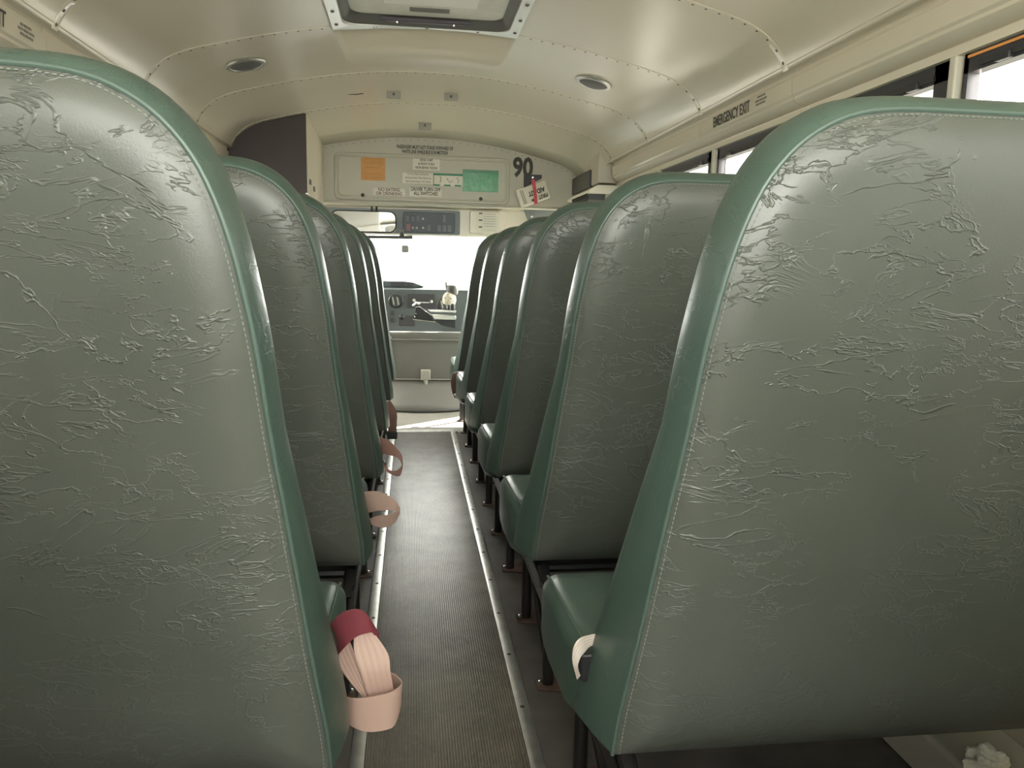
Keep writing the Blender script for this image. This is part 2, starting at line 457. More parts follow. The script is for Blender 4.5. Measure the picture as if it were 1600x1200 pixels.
# bulkhead (front wall of the body) with an opening to the cab below it
top = [(x, z-.05+.012) for x, z in full]
x0, x1 = CX-WX-.03, CX+WX+.03
mb = MB()
mb.prism([(x0, 1.395), (x1, 1.405), (x1, 1.62)] + top[::-1] + [(x0, 1.62)], Y_BULK, Y_BULK+.05)
mb.box((x0, Y_BULK, 0), (CX-.92, Y_BULK+.05, 1.40)); mb.box((CX+.98, Y_BULK, .95), (x1, Y_BULK+.05, 1.40))
bulk = struct(mb.build('wall_front', CREAM2, smooth=False))
mb = MB().box((x0, Y_BULK-.012, 1.388), (x1, Y_BULK+.06, 1.40)); mb.build('lower_lip', CREAM2, bulk, bevel=.003)

# cab shell: roof header, sides, windscreen
mb = MB()
mb.prism([(5.15, 1.46), (5.30, 1.385), (5.30, 1.215), (5.34, 1.205), (5.9, 1.30), (6.1, 1.34), (6.1, 1.40), (5.15, 1.50)], CX-1.1, CX+1.13, 'x')
cabroof = struct(mb.build('ceiling', CREAM, smooth=False))
mb = MB()
for s in (-1, 1):
    xa, xb = CX+s*1.02, CX+s*1.10
    mb.box((xa, 5.15, -.02), (xb, 6.9, .80 if s < 0 else .55)); mb.box((xa, 5.15, 1.30), (xb, 6.3, 1.42)); mb.box((xa, 6.1 if s < 0 else 5.80, .5), (xb, 6.25, 1.35))
cabwall = struct(mb.build('wall_cab', GREYP, smooth=False))
W = bpy.data.objects.new('window_%d' % (wn+1), None); link(W); W['kind'] = 'structure'; W.location = (CX, 6.3, 1.1)
def rel(o, W):
    for v in o.data.vertices: v.co -= W.location
    return o
rel(mesh_obj('windscreen', [(CX-1.05, 6.95, .80), (CX+1.05, 6.95, .80), (CX+1.05, 6.08, 1.39), (CX-1.05, 6.08, 1.39)], [(0, 1, 2, 3)], GLASS, W, smooth=False), W)
rel(MB().tube([(CX-1.05, 6.95, .80), (CX+1.05, 6.95, .80), (CX+1.05, 6.08, 1.39), (CX-1.05, 6.08, 1.39), (CX-1.05, 6.95, .80)], .018, 6).build('windscreen_seal', SEAL, W), W)
fire = struct(MB().box((CX-1.08, 6.25, -.02), (CX+1.08, 6.3, .62)).build('wall_cab_front', GREYD, smooth=False))

# ------------------------------------------------------------------ aisle
ribs = MB(); xa, xb = -.092, .240; N = 54; yy0, yy1 = Y_REAR+.02, 4.60
prof = []
for i in range(N):
    a = xa + (xb-xa)*i/N; wd = (xb-xa)/N
    prof += [(a, .003), (a+wd*.12, .0068), (a+wd*.5, .0068), (a+wd*.62, .003)]
prof.append((xb, .0035))
segs = [yy0+(yy1-yy0)*k/6 for k in range(7)]
ribs.loft([[(x, y, z) for x, z in prof] for y in segs], cap=False, closed=False)
ribs.v += []; 
runner = ribs.build('aisle_runner', MATR, smooth=False)
tag(runner, 'worn ribbed black rubber runner down the middle of the aisle floor', 'floor mat')
for xc, wd, side, lab in ((-.1056, .034, -1, 'scuffed aluminium strip screwed along the left edge of the aisle runner'), (.2529, .036, 1, 'scuffed aluminium strip screwed along the right edge of the aisle runner')):
    xc2 = xc + side*.002
    mb = MB().prism([(xc2-wd/2, 0), (xc2-wd/2+.003, .007), (xc2-side*.004, .0095), (xc2+wd/2-.003, .007), (xc2+wd/2, 0)], yy0, 4.60)
    st = mb.build('edge_strip', ALU); tag(st, lab, 'metal strip')
    for i in range(-2, 22):
        y = 4.0311+.2422*2-.2422*i+.0
        if y < .2 or y > 4.58: continue
        MB().lathe((xc, y, .008), (0, 0, 1), [(.0055, 0), (.005, .0022), (.002, .0028)], 10).build('screw', RIVET, st)
th = MB().box((-.12, 4.603, 0), (.285, 4.665, .008)).build('threshold_strip', ALU, bevel=.002)
tag(th, 'bright metal threshold strip across the front end of the aisle runner', 'metal strip')

# ------------------------------------------------------------------ seats
OUT = [(.193, .335), (.197, .40), (.210, .50), (.221, .60), (.232, .70), (.244, .80), (.2535, .90), (.262, .96), (.272, 1.015), (.286, 1.065), (.304, 1.105), (.330, 1.138), (.360, 1.160), (.395, 1.174), (.440, 1.180), (.50, 1.181)]
MIDA = .60
def back_outline():
    half = smooth_profile(OUT, 3)
    other = [(2*MIDA-a, z) for a, z in half[::-1]][1:]
    pts = half + [(a, 1.181) for a in (.54, .58, .62, .66)] + other
    bot = [(2*MIDA-.193 - k*(2*(MIDA-.193))/14, .335) for k in range(1, 14)]
    return pts + bot
OL = back_outline()
HW, HH, CZ = MIDA-.22, .42, .76
def ring(inset, depth, side=1, lift=0.):
    out = []
    for a, z in OL:
        kx = 1-inset/HW; kz = 1-inset/HH
        if inset < 0: kz = 1 + (lift/HH if z > CZ else 0)
        aa = MIDA+(a-MIDA)*kx; zz = CZ+(z-CZ)*kz
        lowf = max(0., min(1., (.80-z)/.45)); thick = .105+.045*lowf
        d = depth*thick
        bulge = (.028 if side > 0 else .014)*lowf*max(0., min(1., depth))
        if a < MIDA: aa -= bulge
        else: aa += bulge*.2
        if z < .36 and depth > 0: zz -= .008*min(1, depth)
        y = -.166*(zz-.34) + d
        out.append((aa, y, zz))
    return out
def make_back(side):
    rs = [ring(i, d, side) for i, d in ((.12, -.16), (.08, -.150), (.05, -.128), (.026, -.085), (.010, -.020), (.003, .022), (.0, .035))]
    rs2 = [ring(0, .035, side)] + [ring(i, d, side, l) for i, d, l in ((-.001, .07, .005), (-.003, .16, .012), (-.005, .35, .020), (-.006, .6, .024), (-.005, .8, .023), (-.001, .93, .018), (.006, 1.01, 0), (.03, 1.07, 0), (.10, 1.12, 0))]
    def tf(R): return [(side*a, y, z) for a, y, z in R]
    rear = MB().loft([tf(r) for r in rs], cap=False)
    rear.f.append(tuple(range(len(OL)))[::-1])
    front = MB().loft([tf(r) for r in rs2], cap=False)
    front.f.append(tuple(len(front.v)-len(OL)+k for k in range(len(OL))))
    return rear, front
def make_seat(side, name='bench_seat'):
    root = bpy.data.objects.new(name, None); root.empty_display_size = .05; link(root)
    rear, front = make_back(side)
    br = rear.build('back_panel', VINYL, root, angle=50)
    fr = front.build('backrest', VINYLS, root, angle=50)
    # piping along the seam and stitching beside it
    nfoot = len(OL)-13
    loop = [(side*a, y, z) for a, y, z in ring(-.001, .036, side)][:nfoot]
    MB().tube(loop, .0032, 8).build('piping', PIPE, br)
    line = [Vector((side*a, y-.0008, z)) for a, y, z in ring(.006, .004, side)][:nfoot]
    st = MB(); acc = 0.; k = 0
    step = .0066
    for i in range(len(line)-1):
        seg = (line[i+1]-line[i]).length; t = line[i+1]-line[i]; t.normalize()
        while acc < seg:
            c = line[i]+t*acc
            st.tube([c-t*.0022, c, c+t*.0022], [.0005, .0010, .0005], 5); acc += step
        acc -= seg
    st.build('stitching', THREAD, br)
    # cushion
    ca = .160 if side > 0 else .203
    def cring(y, zt, zb, da, a1, r=.034):
        poly = round_rect(ca+da, zb, a1, zt, r, 6); return [(side*a, y, z) for a, z in poly]
    cu = MB().loft([cring(.10, .425, .315, .03, .985), cring(.14, .428, .290, .012, .99), cring(.22, .431, .275, .002, .99), cring(.34, .430, .272, 0, .99), cring(.40, .428, .272, .001, .99), cring(.44, .420, .276, .004, .99), cring(.462, .402, .29, .014, .985), cring(.472, .375, .305, .035, .975, .025)])
    c = cu.build('cushion', VINYLS, root, angle=60)
    seam = [(side*(ca+.026), .08, .4255), (side*(ca+.016), .22, .4275), (side*(ca+.013), .34, .4265), (side*(ca+.013), .40, .4245), (side*(ca+.014), .44, .4155), (side*(ca+.024), .463, .397)]
    MB().tube(seam, .0028, 6).build('piping', PIPE, c)
    # frame
    f = MB()
    f.tube([(side*.225, .05, .30), (side*.225, .0, .27), (side*.225, .06, .245), (side*.225, .44, .245), (side*.235, .47, .27)], .014, 8)
    f.tube([(side*.225, .17, .250), (side*.98, .17, .250)], .013, 8); f.tube([(side*.225, .42, .245), (side*.98, .42, .245)], .013, 8)
    f.box((side*.212, -.02, .235), (side*.218, .45, .285))
    f.box((side*.22, .16, .262), (side*.98, .45, .272))
    f.tube([(side*.98, .17, .250), (side*1.07, .17, .25)], .012, 8); f.tube([(side*.98, .42, .245), (side*1.07, .42, .25)], .012, 8)
    f.build('seat_frame', BLACK, root)
    for y in (.045, .405):
        lg = MB().tube([(side*.243, y, .25), (side*.243, y, .004)], .0145, 12).build('leg', BLACK, root)
        MB().prism([(side*.214, y-.022), (side*.30, y-.045), (side*.31, y), (side*.30, y+.045), (side*.214, y+.022)], 0, .007, 'z').build('foot_plate', RUST, lg, bevel=.002)
        MB().lathe((side*.226, y, .006), (0, 0, 1), [(.008, 0), (.007, .006), (.003, .008)], 8).build('bolt', STEEL, lg)
    MB().tube([(side*.243, .06, .05), (side*.243, .39, .22)], .008, 8).build('brace', BLACK, root)
    return root
PITCHY = .7225; Y0 = .945
protoR = make_seat(1); protoL = make_seat(-1)
ords = ['nearest', 'second', 'third', 'fourth', 'fifth', 'sixth and farthest']
seats = {}
for side, proto, sn in ((1, protoR, 'right'), (-1, protoL, 'left')):
    for k in range(6):
        o = proto if k == 0 else copy_tree(proto)
        o.location = (CX, Y0+PITCHY*k + random.uniform(-.006, .006)*(k > 0), 0)
        if k == 0: lb = 'nearest green bench seat, its big pale creased back filling the %s of the photo' % sn
        elif k == 5: lb = 'farthest green bench seat on the %s, a thin sliver beside the dashboard' % sn
        elif k == 1: lb = 'dark creased vinyl bench seat directly in front of the nearest %s bench' % sn
        else: lb = '%s bench seat from the camera on the %s of the aisle, dark green vinyl' % (ords[k], sn)
        tag(o, lb, 'bus seat', 'green vinyl bench seats on the %s of the aisle' % sn)
        seats[sn, k] = o
    o = copy_tree(proto); o.location = (CX, Y0-PITCHY, 0)  # extra unseen bench, added to shade the lower part of the nearest back
    tag(o, 'unseen green vinyl bench seat added beside the camera on the %s for its shade' % sn, 'bus seat', 'added bench seats beside the camera')

# ------------------------------------------------------------------ belts
def ribbon(pts, width, name, m, parent=None, side=None, th=.0018, sub=6):
    "pts: (centre, side vector); smooth webbing with ribbed edge"
    C = [Vector(p[0]) for p in pts]; S = [Vector(p[1]).normalized() for p in pts]
    def cr_(A, i, t):
        n = len(A); p0, p1, p2, p3 = [A[max(0, min(n-1, j))] for j in (i-1, i, i+1, i+2)]
        return .5*((2*p1) + (p2-p0)*t + (2*p0-5*p1+4*p2-p3)*t*t + (3*p1-p0-3*p2+p3)*t**3)
    cs, ss = [], []
    for i in range(len(C)-1):
        for k in range(sub): cs.append(cr_(C, i, k/sub)); ss.append(cr_(S, i, k/sub).normalized())
    cs.append(C[-1]); ss.append(S[-1])
    rings = []
    nw = 12
    for i, c in enumerate(cs):
        t = (cs[min(i+1, len(cs)-1)]-cs[max(i-1, 0)]).normalized(); s = (ss[i]-t*ss[i].dot(t)).normalized(); nn = t.cross(s)
        R = []
        for k in range(nw+1):
            u = -1+2*k/nw; R.append(c + s*(u*width/2) + nn*(th/2 + (.0007 if k % 3 == 1 else 0)))
        for k in range(nw, -1, -1):
            u = -1+2*k/nw; R.append(c + s*(u*width/2) - nn*(th/2))
        rings.append(R)
    return MB().loft(rings).build(name, m, parent, angle=70)
def webbing_mat(name, col, rough=.5):
    m = mat(name, col, rough, noise=.05, nscale=20, bump=.5, bscale=600); return m
# near left seat: maroon strap over pale loops hanging into the aisle
T = empty('seat_belt', (-.09, 1.22, .35), 'seat belt hanging off the nearest left bench, maroon strap looped over pale pink webbing', 'seat belt')
def rl(o, T):
    for v in o.data.vertices: v.co -= T.location
    o.parent = T
    return o
q = lambda x, y, Y: P(x, y, Y)
def band(A, B, Ys, name, m, T, th=.0018):
    "webbing between two edge curves"
    pts = []; wd = []
    n = len(A)
    def cr_(L_, i, t):
        p0, p1, p2, p3 = [L_[max(0, min(n-1, j))] for j in (i-1, i, i+1, i+2)]
        return .5*((2*p1) + (p2-p0)*t + (2*p0-5*p1+4*p2-p3)*t*t + (3*p1-p0-3*p2+p3)*t**3)
    VA = [q(x, y, Y) for (x, y), Y in zip(A, Ys)]; VB = [q(x, y, Y) for (x, y), Y in zip(B, Ys)]
    rings = []; nw = 14
    ts = [(i, k/6) for i in range(n-1) for k in range(6)] + [(n-2, 1.)]
    for j, (i, t) in enumerate(ts):
        a_, b_ = cr_(VA, i, t), cr_(VB, i, t)
        i2, t2 = ts[min(j+1, len(ts)-1)]; i0, t0 = ts[max(j-1, 0)]
        tg = (cr_(VA, i2, t2)+cr_(VB, i2, t2)-cr_(VA, i0, t0)-cr_(VB, i0, t0)).normalized()
        nn = tg.cross(b_-a_).normalized()
        R = [a_+(b_-a_)*(k/nw) + nn*(th/2+(.0009 if k % 3 == 1 else 0)) for k in range(nw+1)] + [a_+(b_-a_)*(k/nw) - nn*th/2 for k in range(nw, -1, -1)]
        rings.append(R)
    return rl(MB().loft(rings).build(name, m, None, angle=60), T)
band([(508, 988), (516, 976), (532, 959), (552, 952), (568, 955), (579, 969), (592, 990)], [(522, 1031), (526, 1026), (538, 1012), (555, 996), (569, 990), (583, 989), (590, 1002)], [1.22, 1.20, 1.18, 1.17, 1.17, 1.18, 1.20], 'maroon_strap', MAROON, T)
band([(553, 990), (554, 1021), (565, 1053), (576, 1090), (584, 1112)], [(584, 988), (606, 1021), (610, 1050), (615, 1081), (616, 1108)], [1.19, 1.175, 1.165, 1.17, 1.18], 'pale_strap', BELT, T)
band([(520, 1018), (525, 1028), (538, 1053), (555, 1075), (572, 1095)], [(545, 1000), (549, 1008), (557, 1030), (567, 1058), (580, 1088)], [1.22, 1.21, 1.20, 1.19, 1.18], 'pale_strap', BELT, T)
band([(527, 1084), (539, 1088), (555, 1091), (583, 1088), (605, 1083), (620, 1076), (628, 1067), (622, 1058), (611, 1051), (590, 1050)], [(527, 1112), (538, 1123), (552, 1136), (575, 1143), (603, 1140), (617, 1131), (626, 1100), (622, 1084), (611, 1080), (590, 1080)], [1.19, 1.17, 1.15, 1.14, 1.14, 1.15, 1.17, 1.19, 1.21, 1.23], 'pale_loop', BELT, T)
# second left seat
T = empty('seat_belt', (-.09, 1.95, .35), 'pink beige seat belt folded into a hook beside the second left bench', 'seat belt')
band([(562, 768), (569, 768), (590, 768), (608, 775), (619, 784), (625, 794)], [(568, 801), (576, 801), (590, 798), (605, 797), (616, 798), (624, 800)], [1.95, 1.93, 1.91, 1.90, 1.90, 1.91], 'webbing', BELT, T)
band([(625, 792), (619, 799), (606, 804), (590, 806), (578, 810)], [(624, 803), (617, 816), (606, 823), (594, 824), (581, 820)], [1.91, 1.92, 1.93, 1.94, 1.95], 'webbing', BELT, T)
# third left seat
T = empty('seat_belt', (-.09, 2.65, .35), 'brownish pink seat belt loop arching into the aisle from the third left bench', 'seat belt')
DPINK = mat('dull_pink_webbing', (.50, .29, .24), .55)
band([(588, 681), (593, 683), (606, 688), (617, 697), (626, 708), (629, 719)], [(592, 706), (597, 708), (608, 711), (619, 714), (626, 721), (629, 728)], [2.66, 2.64, 2.62, 2.61, 2.61, 2.62], 'webbing', DPINK, T)
band([(629, 718), (628, 727), (619, 735), (608, 734), (599, 724), (594, 718)], [(629, 730), (625, 743), (616, 743), (606, 738), (598, 729), (592, 722)], [2.62, 2.63, 2.64, 2.65, 2.66, 2.67], 'webbing', DPINK, T)
# fourth left seat: brown strap with a black buckle
T = empty('seat_belt', (-.1, 3.6, .3), 'brown seat belt hanging straight down with a black buckle, far along the left benches', 'seat belt')
rl(ribbon([(q(604, 628, 3.75), (1, .2, 0)), (q(613, 645, 3.7), (1, .2, 0)), (q(613, 662, 3.68), (1, .2, 0)), (q(613, 680, 3.68), (1, .2, 0))], .042, 'webbing', BROWNB), T)
p = q(613, 680, 3.68); rl(MB().box(p+Vector((-.024, -.012, -.018)), p+Vector((.024, .012, .018))).build('buckle', BLACKP, None, bevel=.005), T)
# right near seat
T = empty('seat_belt', (.27, 1.2, .35), 'short white seat belt loop poking out behind the nearest right bench back', 'seat belt')
band([(935, 990), (923, 992), (907, 997), (897, 1010), (894, 1030), (901, 1061)], [(930, 1008), (921, 1010), (913, 1019), (907, 1027), (903, 1041), (907, 1055)], [1.05, 1.045, 1.035, 1.03, 1.03, 1.04], 'webbing', mat('white_webbing', (.70, .62, .56), .5), T)
p = q(917, 1038, 1.05); rl(MB().box(p+Vector((-.012, -.012, -.022)), p+Vector((.016, .012, .022))).build('buckle', BLACKP, None, bevel=.004), T)
# far right seat
T = empty('seat_belt', (.27, 4.3, .35), 'brown seat belt draped over the edge of the fifth right bench with a bright buckle', 'seat belt')
rl(ribbon([(q(722, 580, 4.36), (1, .2, 0)), (q(713, 583, 4.30), (.9, .2, .3)), (q(709, 598, 4.28), (1, .2, 0)), (q(712, 615, 4.28), (1, .2, .1))], .034, 'webbing', BROWNB), T)
p = q(713, 618, 4.28); rl(MB().lathe(p, (0, -1, 0), [(.014, -.006), (.016, 0), (.010, .006)], 12).build('buckle', STEEL, None), T)

# ------------------------------------------------------------------ roof hatch
H = empty('roof_hatch', ((HX0+HX1)/2, (HY0+HY1)/2, 1.84), 'open-framed metal roof hatch with a milky plastic lid in the ceiling', 'hatch')
def rim(x0, y0, x1, y1, r, dz, n=7):
    return [(x, y, ceil_z(x-CX)+dz) for x, y in round_rect(x0, y0, x1, y1, r, n)]
def densify(loop, m=4):
    out = []
    for i, p in enumerate(loop):
        q_ = Vector(loop[(i+1) % len(loop)]); p = Vector(p)
        for k in range(m):
            v = p+(q_-p)*(k/m); out.append(v)
    return out
def rimz(loop, dz): return [Vector((v.x, v.y, ceil_z(v.x-CX)+dz)) for v in loop]
a = densify(rim(HX0-.012, HY0-.012, HX1+.012, HY1+.012, .004, 0))
b = densify(rim(HX0+.026, HY0+.026, HX1-.026, HY1-.026, .055, 0))
fl = MB().loft([rimz(a, .002), rimz(a, -.007), rimz(b, -.007), rimz(b, -.004), [Vector((v.x, v.y, 1.885)) for v in b]], cap=False).build('frame_flange', mat('white_metal', (.72, .72, .68), .3, metal=.4), None, angle=30)
for v in fl.data.vertices: v.co -= H.location
fl.parent = H
def hput(o):
    for v in o.data.vertices: v.co -= H.location
    o.parent = H
ra_ = lambda i, r, z: [Vector((v.x, v.y, z)) for v in densify(rim(HX0+i, HY0+i, HX1-i, HY1-i*1.15, r, 0))]
hput(MB().loft([ra_(.024, .055, 1.846), ra_(.040, .05, 1.852), ra_(.055, .045, 1.872), ra_(.075, .04, 1.880), ra_(.075, .04, 1.90), ra_(.0, .055, 1.90)], cap=False).build('seal', SEAL, None))
hput(MB().prism(round_rect(HX0+.056, HY0+.056, HX1-.056, HY1-.078, .05, 7), 1.868, 1.90, 'z').build('lid', HATCHW, None))
hput(MB().box((-.005, 2.785, 1.8655), (.13, 2.822, 1.870)).build('label_plate', mat('brown_grey_plate', (.12, .105, .095), .5), None))
hput(MB().box((-.09, 2.62, 1.8655), (.22, 2.755, 1.870)).build('white_plate', mat('white_enamel', (.80, .78, .72), .4), None))
hput(MB().prism([(-.11, 2.882), (.21, 2.882), (.17, 2.905), (-.07, 2.905)], 1.850, 1.864, 'z').build('latch_bar', mat('dark_violet_metal', (.05, .045, .06), .4), None, bevel=.003))
for x in (-.05, .15):
    s_ = MB().lathe((x, 2.893, 1.850), (0, 0, -1), [(.006, 0), (.005, .004), (.002, .005)], 10).build('screw', STEEL, None)
    for v in s_.data.vertices: v.co -= H.location
    s_.parent = H
for x, y in ((-.13, 2.948), (.055, 2.948), (.24, 2.948), (HX0+.005, 2.90), (HX1-.005, 2.90), (HX0+.005, 2.76), (HX1-.005, 2.76), (HX0+.005, 2.6), (HX1-.005, 2.6)):
    s_ = MB().lathe((x, y, ceil_z(x-CX)-.007), (0, 0, -1), [(.007, 0), (.006, .003), (.003, .0045)], 10).build('screw', RIVET if x in (HX0+.005, HX1-.005) else STEEL, None)
    for v in s_.data.vertices: v.co -= H.location
    s_.parent = H

# dome speakers and plates on the ceiling
for x, nm in ((-.640, 'round grey dome light on the ceiling, left of the roof hatch'), (.760, 'round grey dome light on the ceiling, right of the roof hatch')):
    y = 3.30 if False else 3.52*(ceil_z(x-CX)-1)/.83
    z = ceil_z(x-CX); sl_ = (ceil_z(x-CX+.02)-ceil_z(x-CX-.02))/.04
    nn = Vector((sl_, 0, -1)).normalized()
    D = empty('dome_light', (x, y, z), nm, 'ceiling light', 'dome lights on the ceiling')
    MB().lathe((0, 0, 0), nn, [(.076, -.004), (.078, .004), (.074, .009), (.062, .010), (.060, .007)], 36).build('bezel', ALU, D)
    MB().lathe((0, 0, 0), nn, [(.0615, .004), (.060, .0085), (.04, .013), (.01, .0145)], 36).build('lens', mat('dark_grey_lens', (.09, .088, .085), .45, bump=.6, bscale=300), D)
for px, py, lab, w_, d_ in ((615, 144, 'small square grey plate with a screw on the ceiling, left of its twin', .07, .05), (705, 147, 'small square grey plate on the ceiling, right of its twin', .07, .05), (664, 194, 'small grey clip plate on the ceiling just above the bulkhead lettering', .075, .062)):
    Yp = 4.02 if py < 160 else 4.72
    d = P(px, py, Yp); z = ceil_z(d.x-CX)-drop(Yp)
    o = empty('ceiling_plate', (d.x, Yp, z), lab, 'metal plate')
    MB().prism(round_rect(-w_/2, -d_*.72, w_/2, .004, .006, 3), -.004, .0).build('plate', mat('grey_plate', (.30, .29, .25), .5), o)
    MB().lathe((0, -.004, -.014), (0, -1, 0), [(.007, 0), (.006, .004), (.002, .005)], 10).build('screw', RIVET, o)
sc1 = MB().tube([(-.31, 4.03, ceil_z(-.31-CX)-.0012), (-.27, 4.04, ceil_z(-.27-CX)-.0016), (-.235, 4.037, ceil_z(-.235-CX)-.0012)], [.0008, .0026, .002], 5).build('scratch', INK, ceiling)

# ------------------------------------------------------------------ bulkhead furniture
R_, U_ = (1, 0, 0), (0, 0, 1)
YB = Y_BULK
def px_rect(x0, y0, x1, y1, Y):
    a, b = P(x0, y0, Y), P(x1, y1, Y); return min(a.x, b.x), min(a.z, b.z), max(a.x, b.x), max(a.z, b.z)
def sticker(name, rect, Y, m, label, cat='sign', th=.0015, r=.004, group=None):
    x0, z0, x1, z1 = rect; c = Vector(((x0+x1)/2, Y, (z0+z1)/2))
    o = empty(name, c, label, cat, group)
    MB().prism(round_rect(x0-c.x, z0-c.z, x1-c.x, z1-c.z, r, 3), -th, 0).build('backing', m, o, smooth=False)
    return o, x1-x0, z1-z0
# raised access panel
a, b = P(521, 237, YB), P(797, 247, YB); c = P(524, 313, YB); d = P(795, 320, YB)
AP = empty('access_panel', ((a.x+b.x)/2, YB, (a.z+c.z)/2), 'wide grey access panel with rounded corners on the front bulkhead', 'panel')
X0, X1, Z0, Z1 = a.x-AP.location.x, b.x-AP.location.x, (c.z+d.z)/2-AP.location.z, (a.z+b.z)/2-AP.location.z
rings = []
for ins, dy in ((0, 0), (.002, -.008), (.008, -.012), (.016, -.012), (.020, -.007), (.026, -.007), (.030, -.010)):
    rings.append([(x, dy, z) for x, z in round_rect(X0+ins, Z0+ins, X1-ins, Z1-ins, .045-ins*.5, 6)])
mb = MB().loft(rings, cap=False); nn_ = len(rings[0]); mb.f.append(tuple(len(mb.v)-nn_+k for k in range(nn_)))
mb.build('door', CREAM2, AP, angle=30)
for px, py in ((567, 305), (751, 311)):
    k = P(px, py, YB) - AP.location
    MB().lathe((k.x, -.009, k.z), (0, -1, 0), [(.012, 0), (.011, .008), (.006, .012)], 16).build('knob', mat('dark_bronze_knob', (.07, .06, .05), .4, metal=.6), AP)
for px, py in ((520, 300), (660, 243), (790, 252), (570, 320)):
    k = P(px, py, YB) - AP.location
YS = YB-.0105
o, w_, h_ = sticker('notice', px_rect(564, 246, 602, 283, YB), YS, ORANGE, 'square orange notice on the left of the access panel')
OLN = mat('brown_ink', (.50, .23, .07), .6)
for i, (hw_, z_) in enumerate(((.055, .062), (.062, .046), (.060, .034), (.050, .010), (.045, -.030), (.058, -.052))):
    MB().box((-hw_, -.0022, z_-.0018), (hw_, -.0014, z_+.0018)).build('print_line', OLN, o, smooth=False)
o, w_, h_ = sticker('notice', px_rect(645, 248, 687, 267, YB), YS, WHITEP, 'small white notice CROSS 10 FEET IN FRONT OF BUS, topmost on the access panel')
text('lettering', 'CROSS 10 FEET\nIN FRONT OF BUS\nNEVER BEHIND THE BUS', .0205, INK, o, o.location+Vector((0, -.002, .003)), (R_, U_), .62, bold=.0004, spacing=1.15)
o, w_, h_ = sticker('notice', px_rect(629, 270, 677, 288, YB), YS, WHITEP, 'white three line safety and monitoring notice left of the green bordered diagram')
text('lettering', 'For Your Safety and Security\nAdditional Audio Video Monitoring\nMay Be Occurring on This Vehicle', .0175, INK, o, o.location+Vector((0, -.002, .003)), (R_, U_), .66, spacing=1.3)
o, w_, h_ = sticker('notice', px_rect(677, 271, 723, 292, YB), YS-.0016, WHITEP, 'white instruction card with green borders, between the white notice and green film')
MB().box((-w_/2, -.0026, h_/2-.012), (w_/2, -.0016, h_/2)).build('green_border', GREEN2, o, smooth=False)
for k in range(3): MB().box((-w_/2+k*w_*.36, -.0026, -h_/2), (-w_/2+k*w_*.36+w_*.22, -.0016, -h_/2+.009)).build('dark_border', GREEN2, o, smooth=False)
MB().box((-w_/2, -.0026, -h_/2), (-w_/2+.004, -.0016, h_/2)).build('side_border', GREEN2, o, smooth=False)
for x, pts in ((-.055, [(0, .02), (.008, .015), (.008, -.01), (0, -.018)]), (.0, [(-.01, .012), (0, -.004), (.01, -.018), (.028, -.002)]), (.058, [(.01, .02), (-.004, .012), (.012, .0), (.004, -.02)])):
    MB().tube([(x+a_, -.0022, b_) for a_, b_ in pts], .0014, 5).build('diagram', INK, o)
o, w_, h_ = sticker('plastic_film', px_rect(723, 266, 778, 301, YB), YS-.002, GREEN, 'wrinkled glossy green plastic film pouch on the right of the access panel', 'plastic pouch', .004)
MB().box((-w_/2, -.0075, h_/2-.014), (w_/2, -.004, h_/2+.003)).build('top_fold', mat('dark_green_film', (.03, .19, .09), .3), o, bevel=.001)
o, w_, h_ = sticker('notice', px_rect(583, 294, 633, 307, YB), YS, WHITEP, 'white notice NO EATING OR DRINKING low on the access panel')
text('lettering', 'NO EATING\nOR DRINKING', .029, INKR, o, o.location+Vector((0, -.002, .002)), (R_, U_), .88, bold=.0006, spacing=.85)
o, w_, h_ = sticker('notice', px_rect(640, 293, 690, 308, YB), YS, WHITEP, 'white notice DRIVER TURN OFF ALL SWITCHES low on the access panel')
text('lettering', 'DRIVER TURN OFF\nALL SWITCHES', .031, INK, o, o.location+Vector((0, -.002, .003)), (R_, U_), .74, bold=.0007, spacing=.85)
k = P(664, 234.5, YB)
t1 = text('bulkhead_lettering', 'PASSENGERS MUST NOT STAND FORWARD OF\nWHITE LINE WHILE BUS IS IN MOTION', .030, INK, None, (k.x, YB-.0015, k.z), (R_, U_), .56, spacing=.95, bold=.0008)
tag(t1, 'two small lines of capital lettering above the access panel', 'lettering')
k = P(817, 263, YB)
t2 = text('bus_number', '90', .165, INK, None, (k.x, YB-.0015, k.z), (R_, U_), .80, bold=.006)
tag(t2, 'large black number 90 on the bulkhead right of the access panel', 'lettering')

# first aid kit hanging by a red strap
k = P(833, 281, YB-.02)
BR = empty('bracket', (k.x, YB, k.z), 'black metal bracket below the number 90, holding the first aid kit', 'bracket')
mb = MB().prism([(-.058, -.05), (.058, .012), (.058, .034), (-.058, .034)], -.012, 0)
mb.build('plate', BLACKP, BR, smooth=False)
MB().lathe((0, -.012, .016), (0, -1, 0), [(.008, 0), (.007, .005), (.002, .006)], 10).build('bolt', STEEL, BR)
k = P(833, 303.5, YB-.07); ang = math.radians(21)
FA = empty('first_aid_kit', k, 'white first aid box hung askew and upside down by a red strap', 'first aid kit')
FA.rotation_euler = (0, -ang, 0)
rr_ = []
for ins, dy in ((.006, -.036), (.0, -.030), (.0, .030), (.006, .036)):
    rr_.append([(x, dy, z) for x, z in round_rect(-.098+ins, -.058+ins, .098-ins, .058-ins, .012, 4)])
MB().loft(rr_).build('case', PLASW, FA, angle=40)
MB().box((-.099, -.004, -.059), (.099, .004, .059)).build('seam', WHITEP, FA, bevel=.002)
rb = (-1, 0, 0), (0, 0, -1)
def ftxt(s, size, x, z, sx=.8, bold=.0012):
    o = text('lettering', s, size, INK, None, (0, 0, 0), rb, sx, bold=bold); o.parent = FA; o.location = (x, -.0368, z)
    return o
ftxt('FIRST', .034, .052, -.032); ftxt('AID KIT', .040, .020, .008, .8, .0018)
